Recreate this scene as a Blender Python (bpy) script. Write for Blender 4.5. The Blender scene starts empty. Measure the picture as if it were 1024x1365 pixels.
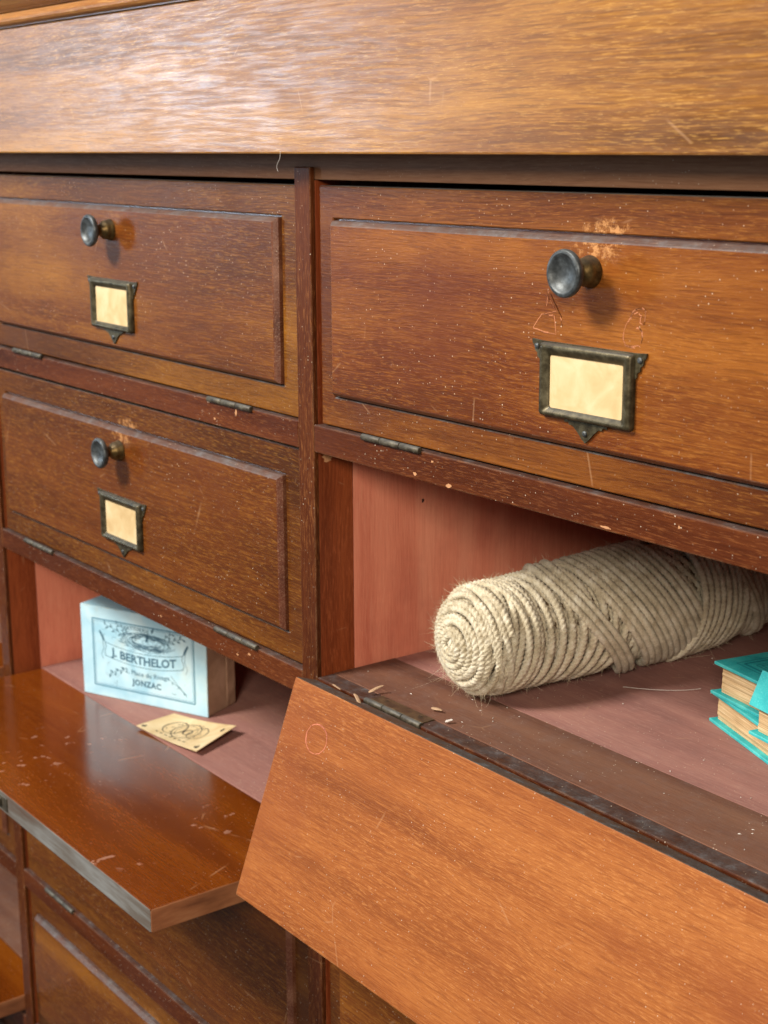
import bpy, bmesh, math, random
import numpy as np
from mathutils import Vector, Matrix, Euler

scene = bpy.context.scene
col = scene.collection
R_ = math.radians
random.seed(7)
rng = np.random.default_rng(11)

# ------------------------------------------------------------------ camera
cam_data = bpy.data.cameras.new('camera')
cam = bpy.data.objects.new('camera', cam_data)
col.objects.link(cam)
cr = Vector((0.60062, 0.79952, -0.00381)); cu = Vector((-0.18359, 0.14255, 0.97261)); cf = Vector((-0.77817, 0.58347, -0.2324))
cam.matrix_world = Matrix(((cr.x, cu.x, -cf.x, 0.86492), (cr.y, cu.y, -cf.y, -0.57535), (cr.z, cu.z, -cf.z, 0.02186), (0, 0, 0, 1)))
cam_data.sensor_fit = 'HORIZONTAL'
cam_data.sensor_width = 36
cam_data.lens = 71.9
cam_data.clip_start = 0.01
cam_data.clip_end = 50
cam_data.dof.use_dof = True
cam_data.dof.focus_distance = 0.90
cam_data.dof.aperture_fstop = 20.0
scene.camera = cam

# ------------------------------------------------------------------ world and lamps
world = bpy.data.worlds.new('World')
scene.world = world
world.use_nodes = True
bgn = world.node_tree.nodes['Background']
bgn.inputs[0].default_value = (0.80, 0.90, 1.0, 1)
bgn.inputs[1].default_value = 0.14


def area_lamp(name, loc, target, sx, sy, power, colour):
    d = bpy.data.lights.new(name, 'AREA')
    d.shape = 'RECTANGLE'
    d.size = sx
    d.size_y = sy
    d.energy = power
    d.color = colour
    o = bpy.data.objects.new(name, d)
    col.objects.link(o)
    o.location = loc
    v = Vector(target) - Vector(loc)
    o.rotation_euler = v.to_track_quat('-Z', 'Y').to_euler()
    return o


area_lamp('key_window', (-0.55, -1.80, 1.42), (0.1, 0, -0.3), 0.65, 0.55, 104, (1.0, 0.95, 0.86))
area_lamp('right_bounce', (1.75, -1.75, 0.75), (0.1, 0, -0.3), 0.5, 0.5, 46, (1.0, 0.88, 0.72))  # added lamp standing for diffuse bounce from the right
area_lamp('side_window', (-2.42, -1.50, 0.17), (-0.1, 0, 0.0), 0.28, 0.36, 16, (0.66, 0.83, 1.0))

vs = scene.view_settings
vs.view_transform = 'Standard'
vs.look = 'None'
vs.gamma = 1
vs.exposure = 0
vs.use_curve_mapping = False


# ------------------------------------------------------------------ material helpers
def lin(r, g, b):
    f = lambda c: (c / 255 / 12.92) if c / 255 <= 0.04045 else ((c / 255 + 0.055) / 1.055) ** 2.4
    return (f(r), f(g), f(b), 1)


class NT:
    def __init__(self, name):
        self.m = bpy.data.materials.new(name)
        self.m.use_nodes = True
        self.t = self.m.node_tree
        self.p = self.t.nodes['Principled BSDF']

    def n(self, typ, **kw):
        nd = self.t.nodes.new(typ)
        for k, v in kw.items():
            setattr(nd, k, v)
        return nd

    def put(self, sock, v):
        if v is None:
            return
        if isinstance(v, bpy.types.NodeSocket):
            self.t.links.new(v, sock)
        else:
            sock.default_value = v

    def math(self, op, a, b=None, c=None, clamp=False):
        nd = self.n('ShaderNodeMath', operation=op)
        nd.use_clamp = clamp
        self.put(nd.inputs[0], a)
        self.put(nd.inputs[1], b)
        self.put(nd.inputs[2], c)
        return nd.outputs[0]

    def vmath(self, op, a, b=None):
        nd = self.n('ShaderNodeVectorMath', operation=op)
        self.put(nd.inputs[0], a)
        self.put(nd.inputs[1], b)
        return nd.outputs[0]

    def mix(self, f, a, b, blend='MIX'):
        nd = self.n('ShaderNodeMix', data_type='RGBA', blend_type=blend)
        self.put(nd.inputs[0], f)
        self.put(nd.inputs[6], a)
        self.put(nd.inputs[7], b)
        return nd.outputs[2]

    def noise(self, vec, scale, detail=3, rough=0.55, dist=0.0):
        nd = self.n('ShaderNodeTexNoise')
        self.put(nd.inputs['Vector'], vec)
        nd.inputs['Scale'].default_value = scale
        nd.inputs['Detail'].default_value = detail
        nd.inputs['Roughness'].default_value = rough
        nd.inputs['Distortion'].default_value = dist
        return nd.outputs[0]

    def vor(self, vec, scale, feature='F1'):
        nd = self.n('ShaderNodeTexVoronoi', feature=feature)
        self.put(nd.inputs['Vector'], vec)
        nd.inputs['Scale'].default_value = scale
        return nd

    def ramp(self, f, stops):
        nd = self.n('ShaderNodeValToRGB')
        e = nd.color_ramp.elements
        while len(e) < len(stops):
            e.new(0.5)
        for el, (p, c) in zip(e, stops):
            el.position = p
            el.color = c
        self.put(nd.inputs[0], f)
        return nd.outputs[0]

    def step(self, f, a, b):
        nd = self.n('ShaderNodeMapRange')
        nd.interpolation_type = 'SMOOTHSTEP'
        self.put(nd.inputs[0], f)
        nd.inputs[1].default_value = a
        nd.inputs[2].default_value = b
        return nd.outputs[0]

    def mapv(self, vec, scale, rot=(0, 0, 0), loc=(0, 0, 0)):
        nd = self.n('ShaderNodeMapping')
        self.put(nd.inputs[0], vec)
        nd.inputs['Location'].default_value = loc
        nd.inputs['Rotation'].default_value = rot
        nd.inputs['Scale'].default_value = scale
        return nd.outputs[0]

    def bump(self, h, strength, dist=0.0005, normal=None):
        nd = self.n('ShaderNodeBump')
        nd.inputs['Strength'].default_value = strength
        nd.inputs['Distance'].default_value = dist
        self.put(nd.inputs['Height'], h)
        self.put(nd.inputs['Normal'], normal)
        return nd.outputs[0]

    def coords(self, rand=True):
        tc = self.n('ShaderNodeTexCoord')
        v = tc.outputs['Object']
        if rand:
            oi = self.n('ShaderNodeObjectInfo')
            k = self.math('MULTIPLY', oi.outputs['Random'], 17.3)
            cx = self.n('ShaderNodeCombineXYZ')
            self.put(cx.inputs[0], k)
            self.put(cx.inputs[1], self.math('MULTIPLY', k, 0.37))
            self.put(cx.inputs[2], self.math('MULTIPLY', k, 0.71))
            v2 = self.vmath('ADD', v, cx.outputs[0])
            return v, v2
        return v, v


DUST = lin(118, 124, 128)


def wood(name, dark, mid, light, axis='x', tilt=0.0, rough=0.38, pore=0.35, pore_col=None, dust=0.6, specks=0.5,
         scratch=0.4, coat=0.25, wear=False, edge=0.0, patch=None, warp=0.012, spec=0.4, bump=0.35, fine=1.0, rvar=0.18, streak=0.45, tone=False, rgrain=0.0, coat_rough=0.22, bigw=0.40, stains=0.0):
    t = NT(name)
    obj, v = t.coords()
    w1 = t.noise(t.mapv(v, (3, 9, 9) if axis == 'x' else (9, 9, 3)), 1.0, 3)
    w1c = t.math('MULTIPLY', t.math('SUBTRACT', w1, 0.5), warp * 4)
    cmb = t.n('ShaderNodeCombineXYZ')
    if axis == 'x':
        t.put(cmb.inputs[2], w1c)
        t.put(cmb.inputs[1], w1c)
    else:
        t.put(cmb.inputs[0], w1c)
        t.put(cmb.inputs[1], w1c)
    wv = t.vmath('ADD', v, cmb.outputs[0])
    rot = (0, tilt, 0)
    A = (lambda l, c: (l, c, c)) if axis == 'x' else (lambda l, c: (c, c, l))
    big = t.noise(t.mapv(wv, A(2.4, 8), rot), 1.0, 3, 0.5)
    band = t.noise(t.mapv(wv, A(1.4, 42), rot), 1.0, 4, 0.55)
    fib = t.noise(t.mapv(wv, A(30 * fine, 520 * fine), rot), 1.0, 5, 0.65)
    por = t.noise(t.mapv(wv, A(60 * fine, 600 * fine), rot, (3.1, 1.7, 0.3)), 1.0, 3, 0.6)
    f = t.math('ADD', t.math('MULTIPLY', big, bigw), t.math('ADD', t.math('MULTIPLY', band, 0.80 - bigw), t.math('MULTIPLY', fib, 0.20)))
    c = t.ramp(f, [(0.36, dark), (0.50, mid), (0.64, light)])
    pm = t.step(por, 0.52, 0.66)
    pmod = t.math('ADD', 0.35, t.math('MULTIPLY', t.step(t.noise(t.mapv(v, A(5, 14)), 1.0, 3), 0.36, 0.62), 0.65))
    if pore_col is not None:
        c = t.mix(t.math('MULTIPLY', t.math('MULTIPLY', pm, pmod), pore), c, pore_col)
    c = t.mix(t.math('MULTIPLY', t.step(fib, 0.55, 0.75), 0.35), c, dark)
    stk = t.noise(t.mapv(wv, A(16 * fine, 430 * fine), rot, (0.7, 2.3, 5.1)), 1.0, 3, 0.6)
    c = t.mix(t.math('MULTIPLY', t.step(stk, 0.52, 0.66), streak), c, light)
    c = t.mix(t.math('MULTIPLY', t.math('SUBTRACT', 1.0, t.step(stk, 0.36, 0.48)), streak), c, dark)
    # grimy patches of old polish
    if patch is not None:
        pn = t.noise(t.mapv(v, (7, 7, 7), (0.4, 0.2, 0.3)), 1.0, 5, 0.6)
        c = t.mix(t.math('MULTIPLY', t.step(pn, 0.5, 0.72), 0.55), c, patch)
    rg = t.math('ADD', rough - rvar / 2, t.math('MULTIPLY', t.noise(v, 23, 5, 0.65), rvar))
    if rgrain > 0:
        gr = t.noise(t.mapv(wv, A(26, 420), rot, (4.4, 0.3, 2.2)), 1.0, 3, 0.6)
        rg = t.math('ADD', rg, t.math('MULTIPLY', t.math('SUBTRACT', t.step(gr, 0.35, 0.65), 0.5), rgrain))
    if tone:
        ta = t.n('ShaderNodeAttribute', attribute_type='OBJECT', attribute_name='tone')
        c = t.mix(ta.outputs['Fac'], c, t.mix(1.0, c, (0.97, 1.18, 0.80, 1), 'MULTIPLY'))
    lightc = lin(214, 170, 128)
    if scratch > 0:
        vo = t.vor(t.mapv(v, (9, 9, 9), (0.9, 0.5, 0.7)), 1.0, 'DISTANCE_TO_EDGE')
        ln = t.math('SUBTRACT', 1.0, t.step(vo.outputs[0], 0.001, 0.0075))
        msk = t.step(t.noise(v, 31, 2), 0.56, 0.66)
        c = t.mix(t.math('MULTIPLY', t.math('MULTIPLY', ln, msk), scratch), c, lightc)
    if stains > 0:
        sn = t.step(t.noise(v, 85, 3, 0.5), 0.62, 0.68)
        sm_ = t.step(t.noise(v, 9, 2), 0.50, 0.62)
        k_st = t.math('MULTIPLY', t.math('MULTIPLY', sn, sm_), stains)
        c = t.mix(k_st, c, lin(176, 132, 112))
        rg = t.math('ADD', rg, t.math('MULTIPLY', k_st, 0.3))
    if wear:
        at = t.n('ShaderNodeAttribute', attribute_type='OBJECT', attribute_name='wear')
        sx = t.n('ShaderNodeSeparateXYZ')
        t.put(sx.inputs[0], obj)
        at2 = t.n('ShaderNodeAttribute', attribute_type='OBJECT', attribute_name='wear_z')
        dx = t.math('MULTIPLY', t.math('SUBTRACT', sx.outputs[0], 0.006), 1 / 0.024)
        dz = t.math('MULTIPLY', t.math('SUBTRACT', sx.outputs[2], at2.outputs['Fac']), 1 / 0.013)
        rr = t.math('ADD', t.math('MULTIPLY', dx, dx), t.math('MULTIPLY', dz, dz))
        g = t.math('SUBTRACT', 1.0, t.step(rr, 0.0, 1.4))
        nn = t.step(t.math('ADD', t.noise(obj, 190, 6, 0.75), t.math('MULTIPLY', g, 0.14)), 0.58, 0.72)
        wm = t.math('MULTIPLY', t.math('MULTIPLY', g, nn), at.outputs['Fac'])
        c = t.mix(t.math('MULTIPLY', wm, 0.8), c, lin(206, 150, 96))
        # amber halo of lost polish beside the knob
        dx2 = t.math('MULTIPLY', t.math('SUBTRACT', sx.outputs[0], 0.022), 1 / 0.03)
        dz2 = t.math('MULTIPLY', t.math('SUBTRACT', sx.outputs[2], t.math('SUBTRACT', at2.outputs['Fac'], 0.014)), 1 / 0.02)
        r2 = t.math('ADD', t.math('MULTIPLY', dx2, dx2), t.math('MULTIPLY', dz2, dz2))
        g2 = t.math('MULTIPLY', t.math('SUBTRACT', 1.0, t.step(r2, 0.1, 1.2)), t.step(t.noise(obj, 120, 4), 0.42, 0.62))
        c = t.mix(t.math('MULTIPLY', g2, 0.18), c, lin(132, 62, 18))
    if edge > 0:
        bv = t.n('ShaderNodeBevel', samples=4)
        bv.inputs[0].default_value = 0.0016
        ge = t.n('ShaderNodeNewGeometry')
        dt = t.n('ShaderNodeVectorMath', operation='DOT_PRODUCT')
        t.put(dt.inputs[0], bv.outputs[0])
        t.put(dt.inputs[1], ge.outputs['Normal'])
        em = t.math('SUBTRACT', 1.0, t.step(dt.outputs['Value'], 0.80, 0.985))
        em = t.math('MULTIPLY', em, t.step(t.noise(v, 60, 5, 0.7), 0.40, 0.62))
        c = t.mix(t.math('MULTIPLY', em, edge), c, lightc)
    if dust > 0:
        ge2 = t.n('ShaderNodeNewGeometry')
        sz = t.n('ShaderNodeSeparateXYZ')
        t.put(sz.inputs[0], ge2.outputs['Normal'])
        up = t.step(sz.outputs[2], 0.30, 0.62)
        dn = t.step(t.noise(v, 45, 6, 0.7), 0.25, 0.75)
        dm = t.math('MULTIPLY', t.math('MULTIPLY', up, t.math('ADD', 0.45, t.math('MULTIPLY', dn, 0.6))), dust, clamp=True)
        c = t.mix(dm, c, t.ramp(t.noise(v, 90, 5, 0.7), [(0.3, lin(64, 57, 52)), (0.55, lin(84, 82, 82)), (0.75, lin(114, 118, 122))]))
        rg = t.math('ADD', rg, t.math('MULTIPLY', dm, 0.45))
    if specks > 0:
        vv = t.vor(obj, 470)
        sp = t.math('SUBTRACT', 1.0, t.step(vv.outputs[0], 0.08, 0.24))
        sc = t.n('ShaderNodeSeparateColor')
        t.put(sc.inputs[0], vv.outputs[1])
        sel = t.step(sc.outputs[0], 0.78, 0.97)
        clu = t.step(t.noise(v, 16, 3), 0.40, 0.65)
        sm = t.math('MULTIPLY', t.math('MULTIPLY', sp, sel), t.math('MULTIPLY', t.math('ADD', 0.35, clu), specks), clamp=True)
        c = t.mix(sm, c, lin(232, 214, 190))
    t.put(t.p.inputs['Base Color'], c)
    t.put(t.p.inputs['Roughness'], rg)
    t.p.inputs['Specular IOR Level'].default_value = spec
    t.p.inputs['Coat Weight'].default_value = coat
    t.p.inputs['Coat Roughness'].default_value = coat_rough
    h = t.math('ADD', t.math('MULTIPLY', por, 0.7), t.math('MULTIPLY', fib, 0.5))
    t.put(t.p.inputs['Normal'], t.bump(h, bump, 0.0006))
    return t.m


M = {}
M['frieze'] = wood('frieze_wood', lin(86, 50, 14), lin(130, 81, 27), lin(176, 122, 46), rough=0.36, pore=0.4, pore_col=lin(214, 162, 80),
                   tilt=R_(5), dust=0.3, specks=0.1, scratch=0.2, coat=0.0, edge=0.55, warp=0.004, bump=0.07, fine=1.9, rvar=0.14, spec=0.5, streak=0.4, rgrain=0.10)
M['cornice'] = wood('cornice_wood', lin(108, 62, 26), lin(152, 98, 46), lin(186, 132, 70), dust=0.2, specks=0.1, pore=0.4,
                    pore_col=lin(220, 176, 104), fine=1.6, spec=0.25, warp=0.006, streak=0.3)
M['door'] = wood('door_wood', lin(56, 24, 9), lin(88, 42, 17), lin(132, 75, 30), tilt=R_(4), rough=0.42, pore=0.32, pore_col=lin(172, 112, 54),
                 dust=0.95, specks=0.5, scratch=0.18, wear=True, patch=lin(84, 44, 33), coat=0.0, fine=2.0, spec=0.15, warp=0.006, streak=0.34, tone=True, bigw=0.52)
M['panel'] = wood('panel_wood', lin(68, 29, 11), lin(100, 47, 19), lin(146, 84, 33), tilt=R_(7), rough=0.40, pore=0.32, pore_col=lin(178, 114, 54),
                  dust=1.0, specks=0.65, scratch=0.18, wear=True, patch=lin(98, 46, 26), coat=0.0, fine=2.0, spec=0.17, warp=0.006, streak=0.34, tone=True, bigw=0.52)
M['panel_bevel'] = wood('panel_bevel_wood', lin(66, 30, 15), lin(96, 50, 30), lin(138, 92, 68), rough=0.32, pore=0.3, pore_col=lin(190, 150, 120),
                        dust=0.75, specks=0.6, scratch=0.1, coat=0.08, fine=2.0, spec=0.5, warp=0.005, streak=0.2)  # paler pinkish tint puts part of the bevel's sheen into its colour
M['frame'] = wood('frame_wood', lin(52, 22, 9), lin(78, 36, 16), lin(106, 55, 25), rough=0.44, pore=0.3, pore_col=lin(160, 100, 56),
                  dust=0.6, specks=0.75, scratch=0.0, patch=lin(76, 40, 29), coat=0.0, edge=0.4, fine=2.0, spec=0.1, warp=0.005, streak=0.25)
M['post'] = wood('post_wood', lin(50, 22, 10), lin(78, 37, 16), lin(108, 58, 26), axis='z', rough=0.44, pore=0.35, pore_col=lin(172, 112, 62),
                 dust=0.5, specks=0.7, scratch=0.1, patch=lin(82, 42, 29), coat=0.0, edge=0.45, fine=1.9, spec=0.1, warp=0.005, streak=0.25)
M['top_rail'] = wood('top_rail_wood', lin(116, 76, 52), lin(144, 100, 72), lin(168, 124, 92), rough=0.6, pore=0.2, pore_col=lin(180, 140, 108),
                     dust=0.2, specks=0.4, scratch=0.0, coat=0.0, spec=0.08, fine=1.8, warp=0.005, streak=0.3)
M['jamb'] = wood('jamb_wood', lin(98, 42, 19), lin(136, 64, 32), lin(162, 84, 44), axis='z', rough=0.5, pore=0.45, pore_col=lin(182, 100, 60),
                 dust=0.2, specks=0.2, scratch=0.2, coat=0.0, fine=1.8, spec=0.2, warp=0.006, streak=0.35)
M['strip'] = wood('strip_wood', lin(84, 52, 40), lin(110, 72, 56), lin(132, 92, 72), rough=0.55, pore=0.3, pore_col=lin(150, 110, 88),
                  dust=0.2, specks=0.6, scratch=0.2, coat=0.0, fine=1.8, spec=0.2, warp=0.005, streak=0.2)
M['inner_wall'] = wood('inner_wall_wood', lin(202, 112, 88), lin(228, 140, 112), lin(240, 164, 134), axis='z', rough=0.65, pore=0.25,
                       pore_col=lin(234, 166, 132), dust=0.0, specks=0.05, scratch=0.1, coat=0.0, spec=0.12, fine=1.6, streak=0.25, warp=0.005,
                       patch=lin(176, 96, 80))
M['floor'] = wood('shelf_wood', lin(130, 90, 84), lin(156, 110, 101), lin(176, 130, 116), rough=0.66, pore=0.2, pore_col=lin(214, 170, 150),
                  dust=0.1, specks=0.6, scratch=0.25, coat=0.0, spec=0.12, patch=lin(120, 84, 80), fine=1.6, streak=0.15, warp=0.005)
M['flap_matte'] = wood('flap_inner_wood', lin(118, 62, 27), lin(144, 81, 37), lin(168, 103, 51), tilt=R_(-6), rough=0.55, pore=0.36, pore_col=lin(214, 148, 86),
                       dust=0.0, specks=0.45, scratch=0.15, coat=0.0, edge=0.6, spec=0.15, bump=0.45, fine=2.5, streak=0.5, warp=0.006, bigw=0.38, patch=lin(132, 70, 36))
M['flap_gloss'] = wood('flap_gloss_wood', lin(86, 36, 6), lin(112, 53, 9), lin(134, 71, 16), tilt=R_(3), rough=0.17, pore=0.2, pore_col=lin(176, 98, 40),
                       dust=0.0, specks=0.35, scratch=0.2, coat=0.5, edge=0.4, spec=0.6, bump=0.05, rvar=0.10, fine=1.8, streak=0.2, warp=0.005, stains=0.6)


def dusty_edge():
    t = NT('dusty_edge_wood')
    o, v = t.coords()
    n1 = t.noise(t.mapv(v, (14, 150, 150), (0, 0, R_(30))), 1, 6, 0.65)
    n3 = t.noise(v, 14, 3)
    n1 = t.math('ADD', t.math('MULTIPLY', n1, 0.55), t.math('MULTIPLY', n3, 0.45))
    c = t.ramp(n1, [(0.34, lin(78, 54, 38)), (0.50, lin(92, 84, 76)), (0.68, lin(124, 124, 122))])
    t.put(t.p.inputs['Base Color'], c)
    t.p.inputs['Roughness'].default_value = 0.7
    return t.m


M['dusty_edge'] = dusty_edge()


def end_grain():
    t = NT('end_grain_wood')
    o, v = t.coords()
    n1 = t.noise(t.mapv(v, (120, 60, 14), (R_(30), 0, 0)), 1, 4, 0.6)
    c = t.ramp(n1, [(0.3, lin(112, 64, 36)), (0.5, lin(158, 100, 62)), (0.7, lin(190, 134, 92))])
    t.put(t.p.inputs['Base Color'], c)
    t.p.inputs['Roughness'].default_value = 0.7
    t.put(t.p.inputs['Normal'], t.bump(n1, 0.3))
    return t.m


M['end_grain'] = end_grain()


def metal(name, a, b, c3, rough=0.45, metallic=0.75, dust=0.4, scale=180):
    t = NT(name)
    o, v = t.coords()
    n1 = t.noise(v, scale, 5, 0.65)
    n2 = t.noise(v, scale * 4, 3)
    c = t.ramp(n1, [(0.32, a), (0.5, b), (0.68, c3)])
    ge = t.n('ShaderNodeNewGeometry')
    sz = t.n('ShaderNodeSeparateXYZ')
    t.put(sz.inputs[0], ge.outputs['Normal'])
    dm = t.math('MULTIPLY', t.step(sz.outputs[2], 0.3, 0.9), dust)
    c = t.mix(dm, c, DUST)
    t.put(t.p.inputs['Base Color'], c)
    t.put(t.p.inputs['Metallic'], t.math('MULTIPLY', metallic, t.math('SUBTRACT', 1.0, dm)))
    t.put(t.p.inputs['Roughness'], t.math('ADD', rough - 0.1, t.math('MULTIPLY', n1, 0.25)))
    t.put(t.p.inputs['Normal'], t.bump(n2, 0.25, 0.0003))
    return t.m


M['knob'] = metal('knob_bronze', lin(48, 50, 50), lin(72, 75, 76), lin(100, 105, 108), rough=0.42, metallic=0.5, dust=0.35)
M['knob_base'] = metal('knob_base_brass', lin(66, 50, 26), lin(98, 78, 44), lin(124, 102, 62), rough=0.4, metallic=0.8, dust=0.2)
M['holder'] = metal('holder_bronze', lin(56, 48, 33), lin(82, 73, 52), lin(106, 97, 74), rough=0.42, metallic=0.7, dust=0.35)
M['hinge'] = metal('hinge_metal', lin(54, 46, 36), lin(80, 72, 58), lin(104, 97, 82), rough=0.55, metallic=0.45, dust=0.35)


def paper(name, a, b, c3, scale=30, rough=0.8, contrast=(0.35, 0.5, 0.66), worn=None):
    t = NT(name)
    o, v = t.coords()
    n1 = t.noise(v, scale, 4, 0.55, 0.6)
    n2 = t.noise(v, scale * 12, 4, 0.6)
    c = t.ramp(n1, [(contrast[0], a), (contrast[1], b), (contrast[2], c3)])
    c = t.mix(t.math('MULTIPLY', t.step(n2, 0.5, 0.8), 0.18), c, a)
    if worn is not None:
        bv = t.n('ShaderNodeBevel', samples=4)
        bv.inputs[0].default_value = 0.0022
        ge = t.n('ShaderNodeNewGeometry')
        dt = t.n('ShaderNodeVectorMath', operation='DOT_PRODUCT')
        t.put(dt.inputs[0], bv.outputs[0])
        t.put(dt.inputs[1], ge.outputs['Normal'])
        em = t.math('MULTIPLY', t.math('SUBTRACT', 1.0, t.step(dt.outputs['Value'], 0.78, 0.99)), t.step(t.noise(v, 120, 5, 0.7), 0.38, 0.60))
        c = t.mix(t.math('MULTIPLY', em, 0.85), c, worn)
        c = t.mix(t.math('MULTIPLY', t.step(t.noise(v, 22, 5, 0.7), 0.55, 0.75), 0.35), c, lin(196, 196, 172))
    t.put(t.p.inputs['Base Color'], c)
    t.p.inputs['Roughness'].default_value = rough
    t.put(t.p.inputs['Normal'], t.bump(n2, 0.12, 0.0003))
    return t.m


M['label_paper'] = paper('label_paper', lin(190, 160, 112), lin(202, 175, 128), lin(212, 190, 148), 50, contrast=(0.30, 0.46, 0.64))
M['box_blue'] = paper('box_blue_paper', lin(156, 202, 222), lin(178, 216, 232), lin(196, 226, 236), 25, worn=lin(160, 150, 118))
M['box_edge'] = paper('box_worn_paper', lin(170, 190, 180), lin(206, 214, 200), lin(224, 228, 214), 60)
M['box_card'] = paper('box_brown_card', lin(146, 114, 92), lin(168, 136, 112), lin(184, 152, 128), 40)
M['card'] = paper('card_paper', lin(198, 168, 120), lin(214, 188, 142), lin(226, 204, 162), 40)


def plain(name, c, rough=0.7, var=0.25, scale=200, metallic=0.0):
    t = NT(name)
    o, v = t.coords()
    n1 = t.noise(v, scale, 4, 0.6)
    d = (c[0] * (1 - var), c[1] * (1 - var), c[2] * (1 - var), 1)
    l = (min(1, c[0] * (1 + var)), min(1, c[1] * (1 + var)), min(1, c[2] * (1 + var)), 1)
    t.put(t.p.inputs['Base Color'], t.mix(n1, d, l))
    t.p.inputs['Roughness'].default_value = rough
    t.p.inputs['Metallic'].default_value = metallic
    return t.m


M['ink_blue'] = plain('print_ink_blue', lin(70, 124, 150), 0.8, 0.35, 900)
M['ink_dark'] = plain('print_ink_dark', lin(70, 108, 128), 0.8, 0.3, 900)
M['ink_black'] = plain('print_ink_black', lin(64, 58, 46), 0.8, 0.5, 900)
M['scrape'] = plain('scraped_wood_mark', lin(184, 116, 78), 0.75, 0.3, 700)
M['pink_pencil'] = plain('pink_pencil_mark', lin(196, 116, 88), 0.8, 0.25, 900)
M['void'] = plain('dark_gap', lin(24, 16, 12), 0.9)
M['chip_pale'] = plain('chipped_polish', lin(186, 134, 92), 0.8, 0.4, 500)
M['splinter'] = plain('pale_splinter', lin(172, 140, 110), 0.8, 0.4, 300)
M['fluff'] = plain('white_fluff', lin(205, 196, 188), 0.9, 0.2, 300)


def book_cloth():
    t = NT('turquoise_cloth')
    o, v = t.coords()
    n1 = t.noise(v, 60, 4)
    wv = t.noise(t.mapv(v, (900, 900, 900)), 1, 2)
    c = t.ramp(n1, [(0.3, lin(18, 150, 158)), (0.5, lin(38, 172, 176)), (0.7, lin(76, 192, 190))])
    c = t.mix(t.math('MULTIPLY', t.step(wv, 0.5, 0.75), 0.25), c, lin(130, 220, 214))
    bv = t.n('ShaderNodeBevel', samples=4)
    bv.inputs[0].default_value = 0.0012
    ge = t.n('ShaderNodeNewGeometry')
    dt = t.n('ShaderNodeVectorMath', operation='DOT_PRODUCT')
    t.put(dt.inputs[0], bv.outputs[0])
    t.put(dt.inputs[1], ge.outputs['Normal'])
    em = t.math('SUBTRACT', 1.0, t.step(dt.outputs['Value'], 0.80, 0.98))
    c = t.mix(t.math('MULTIPLY', em, 0.6), c, lin(176, 232, 224))
    t.put(t.p.inputs['Base Color'], c)
    t.p.inputs['Roughness'].default_value = 0.65
    t.put(t.p.inputs['Normal'], t.bump(wv, 0.35, 0.0003))
    return t.m


M['cloth'] = book_cloth()
M['cloth_dark'] = plain('turquoise_embossing', lin(6, 128, 140), 0.6, 0.15)


def pages():
    t = NT('book_pages')
    o, v = t.coords()
    ly = t.noise(t.mapv(v, (25, 25, 2400)), 1, 3, 0.7)
    bl = t.noise(v, 30, 4)
    c = t.ramp(t.math('ADD', t.math('MULTIPLY', ly, 0.75), t.math('MULTIPLY', bl, 0.25)),
               [(0.36, lin(158, 124, 84)), (0.5, lin(204, 172, 128)), (0.64, lin(232, 208, 168))])
    t.put(t.p.inputs['Base Color'], c)
    t.p.inputs['Roughness'].default_value = 0.85
    t.put(t.p.inputs['Normal'], t.bump(ly, 0.6, 0.0005))
    return t.m


M['pages'] = pages()


def jute(name, a, b, c3):
    t = NT(name)
    o, v = t.coords(False)
    n1 = t.noise(v, 110, 5, 0.65)
    n2 = t.noise(v, 1400, 4, 0.7)
    c = t.ramp(t.math('ADD', t.math('MULTIPLY', n1, 0.55), t.math('MULTIPLY', n2, 0.45)), [(0.34, a), (0.5, b), (0.64, c3)])
    t.put(t.p.inputs['Base Color'], c)
    t.p.inputs['Roughness'].default_value = 0.85
    t.p.inputs['Specular IOR Level'].default_value = 0.2
    t.p.inputs['Sheen Weight'].default_value = 0.25
    t.put(t.p.inputs['Normal'], t.bump(n2, 0.8, 0.0008))
    return t.m


M['jute'] = jute('jute_strand', lin(148, 132, 104), lin(206, 194, 167), lin(238, 231, 213))
M['jute_core'] = jute('jute_shadowed_core', lin(74, 56, 34), lin(96, 74, 46), lin(116, 92, 60))  # darker jute: shade in the gaps between strands put into the colour
M['jute_fuzz'] = jute('jute_fibre', lin(190, 166, 124), lin(220, 202, 168), lin(238, 226, 200))


# ------------------------------------------------------------------ mesh helpers
def link(name, me, mats, parent=None, mat_world=None):
    o = bpy.data.objects.new(name, me)
    col.objects.link(o)
    if not isinstance(mats, (list, tuple)):
        mats = [mats]
    if len(me.materials) == 0:
        for m in mats:
            me.materials.append(M[m] if isinstance(m, str) else m)
    if parent is not None:
        o.parent = parent
    if mat_world is not None:
        o.matrix_world = mat_world
    return o


def tag(o, label, cat, group=None, kind=None):
    if label:
        o['label'] = label
    if cat:
        o['category'] = cat
    if group:
        o['group'] = group
    if kind:
        o['kind'] = kind
    return o


def empty(name, loc=(0, 0, 0), rot=(0, 0, 0)):
    o = bpy.data.objects.new(name, None)
    o.empty_display_size = 0.02
    col.objects.link(o)
    o.location = loc
    o.rotation_euler = rot
    return o


def bm_box(bm, x0, x1, y0, y1, z0, z1, bevel=0.0, seg=2, mi=0):
    vs_ = [bm.verts.new((x, y, z)) for x in (x0, x1) for y in (y0, y1) for z in (z0, z1)]
    q = [(0, 1, 3, 2), (4, 6, 7, 5), (0, 4, 5, 1), (2, 3, 7, 6), (0, 2, 6, 4), (1, 5, 7, 3)]
    fs = []
    for f in q:
        ff = bm.faces.new([vs_[i] for i in f])
        ff.material_index = mi
        fs.append(ff)
    if bevel > 0:
        ed = set()
        for f in fs:
            ed.update(f.edges)
        bmesh.ops.bevel(bm, geom=list(ed), offset=bevel, segments=seg, profile=0.5, affect='EDGES')
    return fs


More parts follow.
